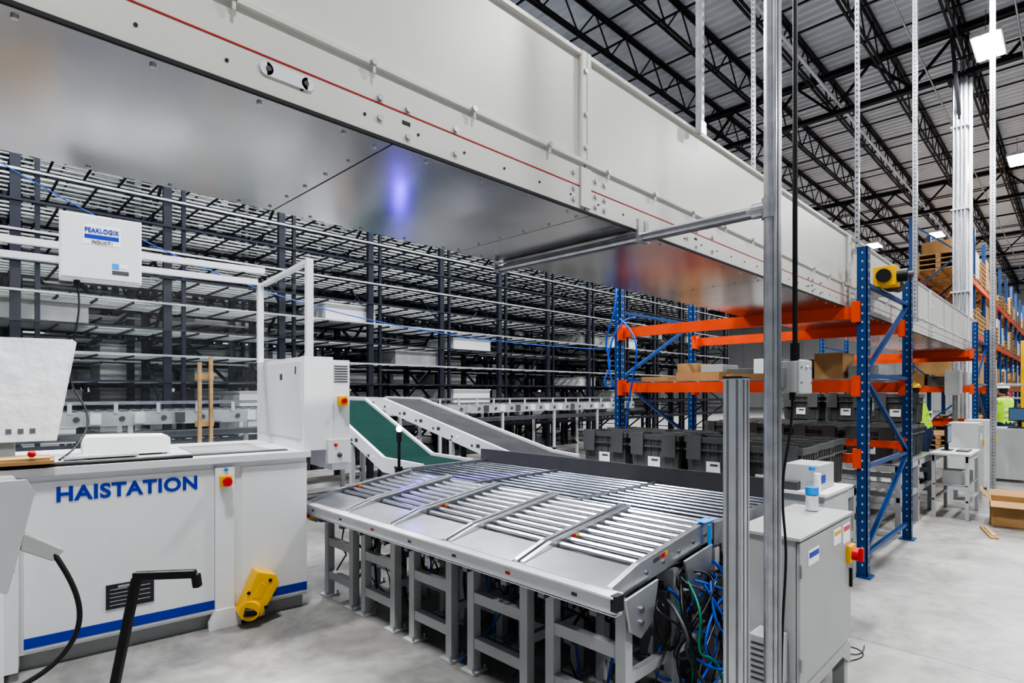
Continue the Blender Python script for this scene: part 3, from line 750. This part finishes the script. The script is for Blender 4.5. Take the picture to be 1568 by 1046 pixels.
b.box(.35,.38,.2,.5,1.08,1.32,'black');b.box(.345,.351,.21,.49,1.095,1.305,'screen');b.box(.34,.42,.32,.38,.96,1.1,'black')
b.box(.08,.22,.22,.5,.96,.98,'black');b.box(.09,.21,.23,.49,.98,.985,'dark_grey')
for k in range(3):b.box(.1,.5,.06+k*.22,.22+k*.22,.48,.48+.15+.05*k,random.choice(['red','cardboard','rack_blue']))
b.obj('computer_workstation',.003,loc=(13.4,.42,0))
b=MB();b.box(-.05,.05,-.05,.05,.01,2.65,'yellow');b.box(-.14,.14,-.14,.14,0,.01,'yellow');b.box(-.052,.052,-.052,.052,1.0,1.15,'black');b.obj('yellow_guard_post',.006,loc=(15.5,.80,0))
b=MB()
for z in(.1,.55,1.0,1.45):b.box(0,1.6,0,.5,z,z+.03,'galv')
for x in(0,1.56):
    for y in(0,.46):b.box(x,x+.04,y,y+.04,0,1.6,'red')
for z in(.13,.58,1.03):
    for k in range(5):b.box(.06+k*.3,.30+k*.3,.05,.45,z,z+random.uniform(.15,.3),random.choice(['red','rack_blue','cardboard','cardboard','dark_grey']))
b.obj('parts_shelf',loc=(16.9,.72,0))
b=MB()
b.box(0,.5,0,.36,.0,.01,'cardboard')
for a in((0,.01,0,.36),(.49,.5,0,.36),(0,.5,0,.01),(0,.5,.35,.36)):b.box(*a,0,.30,'cardboard')
b.prism([(0,0,.30),(.5,0,.30),(.5,-.12,.22),(0,-.12,.22)],(0,0,.006),'cardboard');b.prism([(0,0,.30),(0,.36,.30),(-.14,.36,.25),(-.14,0,.25)],(0,0,.006),'cardboard')
b.prism([(0,.36,.30),(.5,.36,.30),(.5,.45,.41),(0,.45,.41)],(0,0,.006),'cardboard');b.prism([(.5,0,.30),(.5,.36,.30),(.62,.36,.36),(.62,0,.36)],(0,0,.006),'cardboard')
b.obj('cardboard_box',loc=(8.9,.40,0),rz=.1)
b=MB();b.box(0,.6,0,.07,0,.02,'wood');b.box(.05,.5,.01,.05,.02,.035,'wood');b.obj('timber_offcut',loc=(8.1,.62,0),rz=.25)
tube('floor_cable',[(3.75,1.0,.004),(3.9,.9,.004),(4.05,.95,.004),(4.0,1.08,.004),(3.88,1.02,.004),(3.92,.92,.008),(4.1,.96,.004)],.003,'black')

# ------------------------------------------------------------ dense background racking
b=MB()
rows=[(9.0,10.2),(11.2,12.4),(13.4,14.6),(15.6,16.8),(17.8,19.0)]
XA,XB=-2.6,20
for ri,(ya,yb) in enumerate(rows):
    x=XA
    while x<=XB+.01:
        for y in(ya,yb):b.box(x-.05,x+.05,y-.04,y+.04,0,8.6,'rack_navy')
        b.box(x+.18,x+.23,ya-.02,ya+.03,0,8.6,'rack_navy')
        z=.3;up=0
        while z<8.2:
            b.beam((x,ya if up else yb,z),(x,yb if up else ya,z+.9),.035,.035,'rack_navy');b.beam((x,ya,z),(x,yb,z),.03,.03,'rack_navy');z+=.9;up=1-up
        x+=1.6
    z=1.75;lv=0
    while z<8.5:
        b.box(XA,XB,ya-.06,ya-.035,z-.014,z+.014,'rack_navy' if lv%2==0 else 'shelf_grey')
        b.box(XA,XB,yb+.035,yb+.06,z-.02,z+.02,'rack_navy')
        for k in range(1,6):
            y=ya+(yb-ya)*k/6;b.box(XA,XB,y-.013,y+.013,z-.012,z+.012,'shelf_grey')
        x=XA
        while x<XB:
            b.box(x-.012,x+.012,ya,yb,z-.035,z-.012,'rack_navy');x+=.4 if ri<2 else .8
        z+=.36;lv+=1
    for z in(.9,1.35):
        for y in(ya-.05,yb+.05):b.box(XA,XB,y-.012,y+.012,z-.04,z+.04,'rack_navy')
    x=XA;k=0
    while x<XB-3:
        for z in(1.4,4.6):
            b.beam((x,yb+.1,z),(x+3.2,yb+.1,z+3.2),.045,.045,'rack_navy');b.beam((x+3.2,yb+.1,z),(x,yb+.1,z+3.2),.045,.045,'rack_navy')
        x+=3.2;k+=1
b.obj('tote_storage_racking')
b=MB()
for ri in(0,1,2,3,4):
    ya,yb=rows[ri];x=XA+.2
    while x<XB-1:
        for z0 in(.95,1.37,1.77,2.13,2.49,2.85,3.21):
            pr=(.12 if ri==0 else (.75 if z0<2.2 else .28))
            if random.random()<pr:
                w_=random.uniform(.6,1.25);c=random.choice(['white_frame','white_paint','white_paint','light_grey','tote_light'])
                h_=random.uniform(.22,.31);b.box(x,x+w_,ya+.1,yb-.2,z0,z0+h_,c);b.box(x-.015,x+w_+.015,ya+.085,yb-.185,z0+h_-.03,z0+h_,c)
        x+=1.4
b.obj('white_storage_bins')
b=MB()
for x in range(-5,26,2):
    b.box(x,x+1.9,23,23.05,.3,3.6,'white_paint');b.box(x-.05,x+.02,22.98,23.08,0,3.7,'grey_paint')
b.obj('partition_wall_panels')

# ------------------------------------------------------------ pallet rack right
b=MB()
x=19.5
while x<50:
    for y in(2.3,3.4):b.box(x-.05,x+.05,y-.05,y+.05,0,6.6,'rack_blue')
    for k in range(6):b.beam((x,2.3 if k%2 else 3.4,.4+k),(x,3.4 if k%2 else 2.3,1.4+k),.04,.04,'rack_blue')
    for z in(1.7,3.3,4.9):
        for y in(2.26,3.44):b.box(x,x+2.7,y-.03,y+.03,z-.07,z+.07,'rack_orange')
    x+=2.7
b.obj('pallet_rack')
b=MB()
x=19.7
while x<50:
    for z in(0,1.77,3.37,4.97):
        for k in range(2):
            xx=x+k*1.25;
            for q in range(3):b.box(xx,xx+1.1,2.25+q*.5,2.37+q*.5,z,z+.10,'wood')
            b.box(xx,xx+1.1,2.22,3.45,z+.10,z+.13,'wood')
            if random.random()<.5:
                b.box(xx+.03,xx+1.05,2.28,3.4,z+.13,z+.13+random.uniform(.6,1.1),random.choice(['cardboard','cardboard','wood','white_frame']))
            else:
                for q in range(1,random.randint(3,7)):
                    b.box(xx,xx+1.1,2.22,3.45,z+.14*q+.10,z+.14*q+.13,'wood')
                    for w in range(3):b.box(xx,xx+1.1,2.25+w*.5,2.37+w*.5,z+.14*q,z+.14*q+.10,'wood')
    x+=2.7
b.obj('loaded_pallets')

# ------------------------------------------------------------ workers
def worker(loc,rz,lean=0.0,helmet='white_paint'):
    root=bpy.data.objects.new('warehouse_worker',None);COL.objects.link(root);root.location=loc;root.rotation_euler[2]=rz
    L=lean
    V=[];E=[];R=[]
    def v(p,r,par=None):
        V.append(p);R.append(r)
        if par is not None:E.append((par,len(V)-1))
        return len(V)-1
    pel=v((0,0,.95),(.16,.115))
    wa=v((0,.0+L*.1,1.10),(.15,.105),pel);ch=v((0,L*.3,1.30),(.175,.12),wa);sh=v((0,L*.45,1.44),(.13,.09),ch)
    nk=v((0,L*.52+.01,1.52),(.058,.058),sh)
    for s in(-1,1):
        s1=v((s*.18,L*.45,1.43),(.07,.07),sh);el=v((s*.24,L*.5+.04,1.14),(.05,.05),s1);wr=v((s*.22,L*.5+.26,1.02),(.032,.032),el)
        pm=v((s*.215,L*.5+.32,1.0),(.036,.02),wr)
        for q in range(4):
            f1=v((s*(.19+q*.018),L*.5+.37,.985+.0),(.0095,.0095),pm);v((s*(.19+q*.018),L*.5+.40,.955),(.008,.008),f1)
        t=v((s*.175,L*.5+.335,1.01),(.010,.010),pm)
        h=v((s*.09,0,.88),(.095,.10),pel);kn=v((s*.11,.03+(.0 if s<0 else .04),.50),(.062,.065),h);an=v((s*.12,-.02,.10),(.042,.045),kn)
        he=v((s*.12,.03,.05),(.042,.04),an);v((s*.13,.17,.035),(.04,.03),he)
    me=bpy.data.meshes.new('body');me.from_pydata(V,E,[])
    o=bpy.data.objects.new('tmp',me);COL.objects.link(o)
    o.modifiers.new('s','SKIN');sv=me.skin_vertices[0].data
    for i,r in enumerate(R):sv[i].radius=r
    sv[0].use_root=True
    sb=o.modifiers.new('ss','SUBSURF');sb.levels=2;sb.render_levels=2
    bpy.context.view_layer.update()
    dg=bpy.context.evaluated_depsgraph_get();m2=bpy.data.meshes.new_from_object(o.evaluated_get(dg))
    bpy.data.objects.remove(o)
    m2.materials.clear()
    for k in('hi_vis','jeans','skin','black','dark_grey'):m2.materials.append(MATS[k])
    for p in m2.polygons:
        p.use_smooth=True;c=p.center
        if c.z<.11:i=3
        elif abs(c.x)<.2 and c.z>1.0 and c.z<1.49 and c.y<L*.5+.14:i=0
        elif c.z<1.0 and c.y<.2:i=1
        elif c.z>1.49:i=2
        elif c.y>L*.5+.1:i=2
        else:i=4
        p.material_index=i
    bo=bpy.data.objects.new('body',m2);COL.objects.link(bo);bo.parent=root
    b=MB();hy=L*.56+.02;hz=1.64
    b.sphere((0,hy,hz),.1,'skin',(.78,.98,1.2),20,14)
    b.cyl((0,hy+.09,hz+.0),(0,hy+.125,hz-.02),.014,'skin',8,.008)
    for s in(-1,1):
        b.sphere((s*.03,hy+.088,hz+.015),.011,'white_paint');b.sphere((s*.03,hy+.097,hz+.015),.006,'black');b.sphere((s*.08,hy,hz),.022,'skin',(.4,.8,1.2))
    b.box(-.022,.022,hy+.088,hy+.093,hz-.055,hz-.048,'red')
    b.sphere((0,hy-.015,hz+.01),.1,'hair',(.82,.95,1.12),16,10)
    b.sphere((0,hy,hz+.045),.122,helmet,(.95,1.12,.85),20,8,True);b.cyl((0,hy+.02,hz+.04),(0,hy+.02,hz+.052),.135,helmet,20)
    b.obj('head',parent=root)
    b=MB();
    for z in(1.12,1.24):b.box(-.155,.155,L*.2-.125,L*.2-.119,z,z+.04,'paper')
    b.obj('reflective_tape',parent=root)
    return root
worker((15.0,1.05,0),math.radians(-35),.1)
worker((12.1,1.88,0),math.radians(0),.35,'yellow')

# ------------------------------------------------------------ world & camera
w=bpy.data.worlds.new('World');scene.world=w;w.use_nodes=True
w.node_tree.nodes['Background'].inputs[0].default_value=(.86,.93,1,1);w.node_tree.nodes['Background'].inputs[1].default_value=.30
cd=bpy.data.cameras.new('camera');cam=bpy.data.objects.new('camera',cd);COL.objects.link(cam)
cam.location=(0,0,1.6);cam.rotation_euler=(math.radians(90),0,math.radians(-45))
cd.sensor_width=36;cd.lens=1037/1870*36;cd.shift_y=93/1870;cd.clip_start=.05;cd.clip_end=300
scene.camera=cam
scene.view_settings.view_transform='AgX'
try:scene.view_settings.look='AgX - High Contrast'
except Exception as e:print(e)
scene.view_settings.exposure=-.15
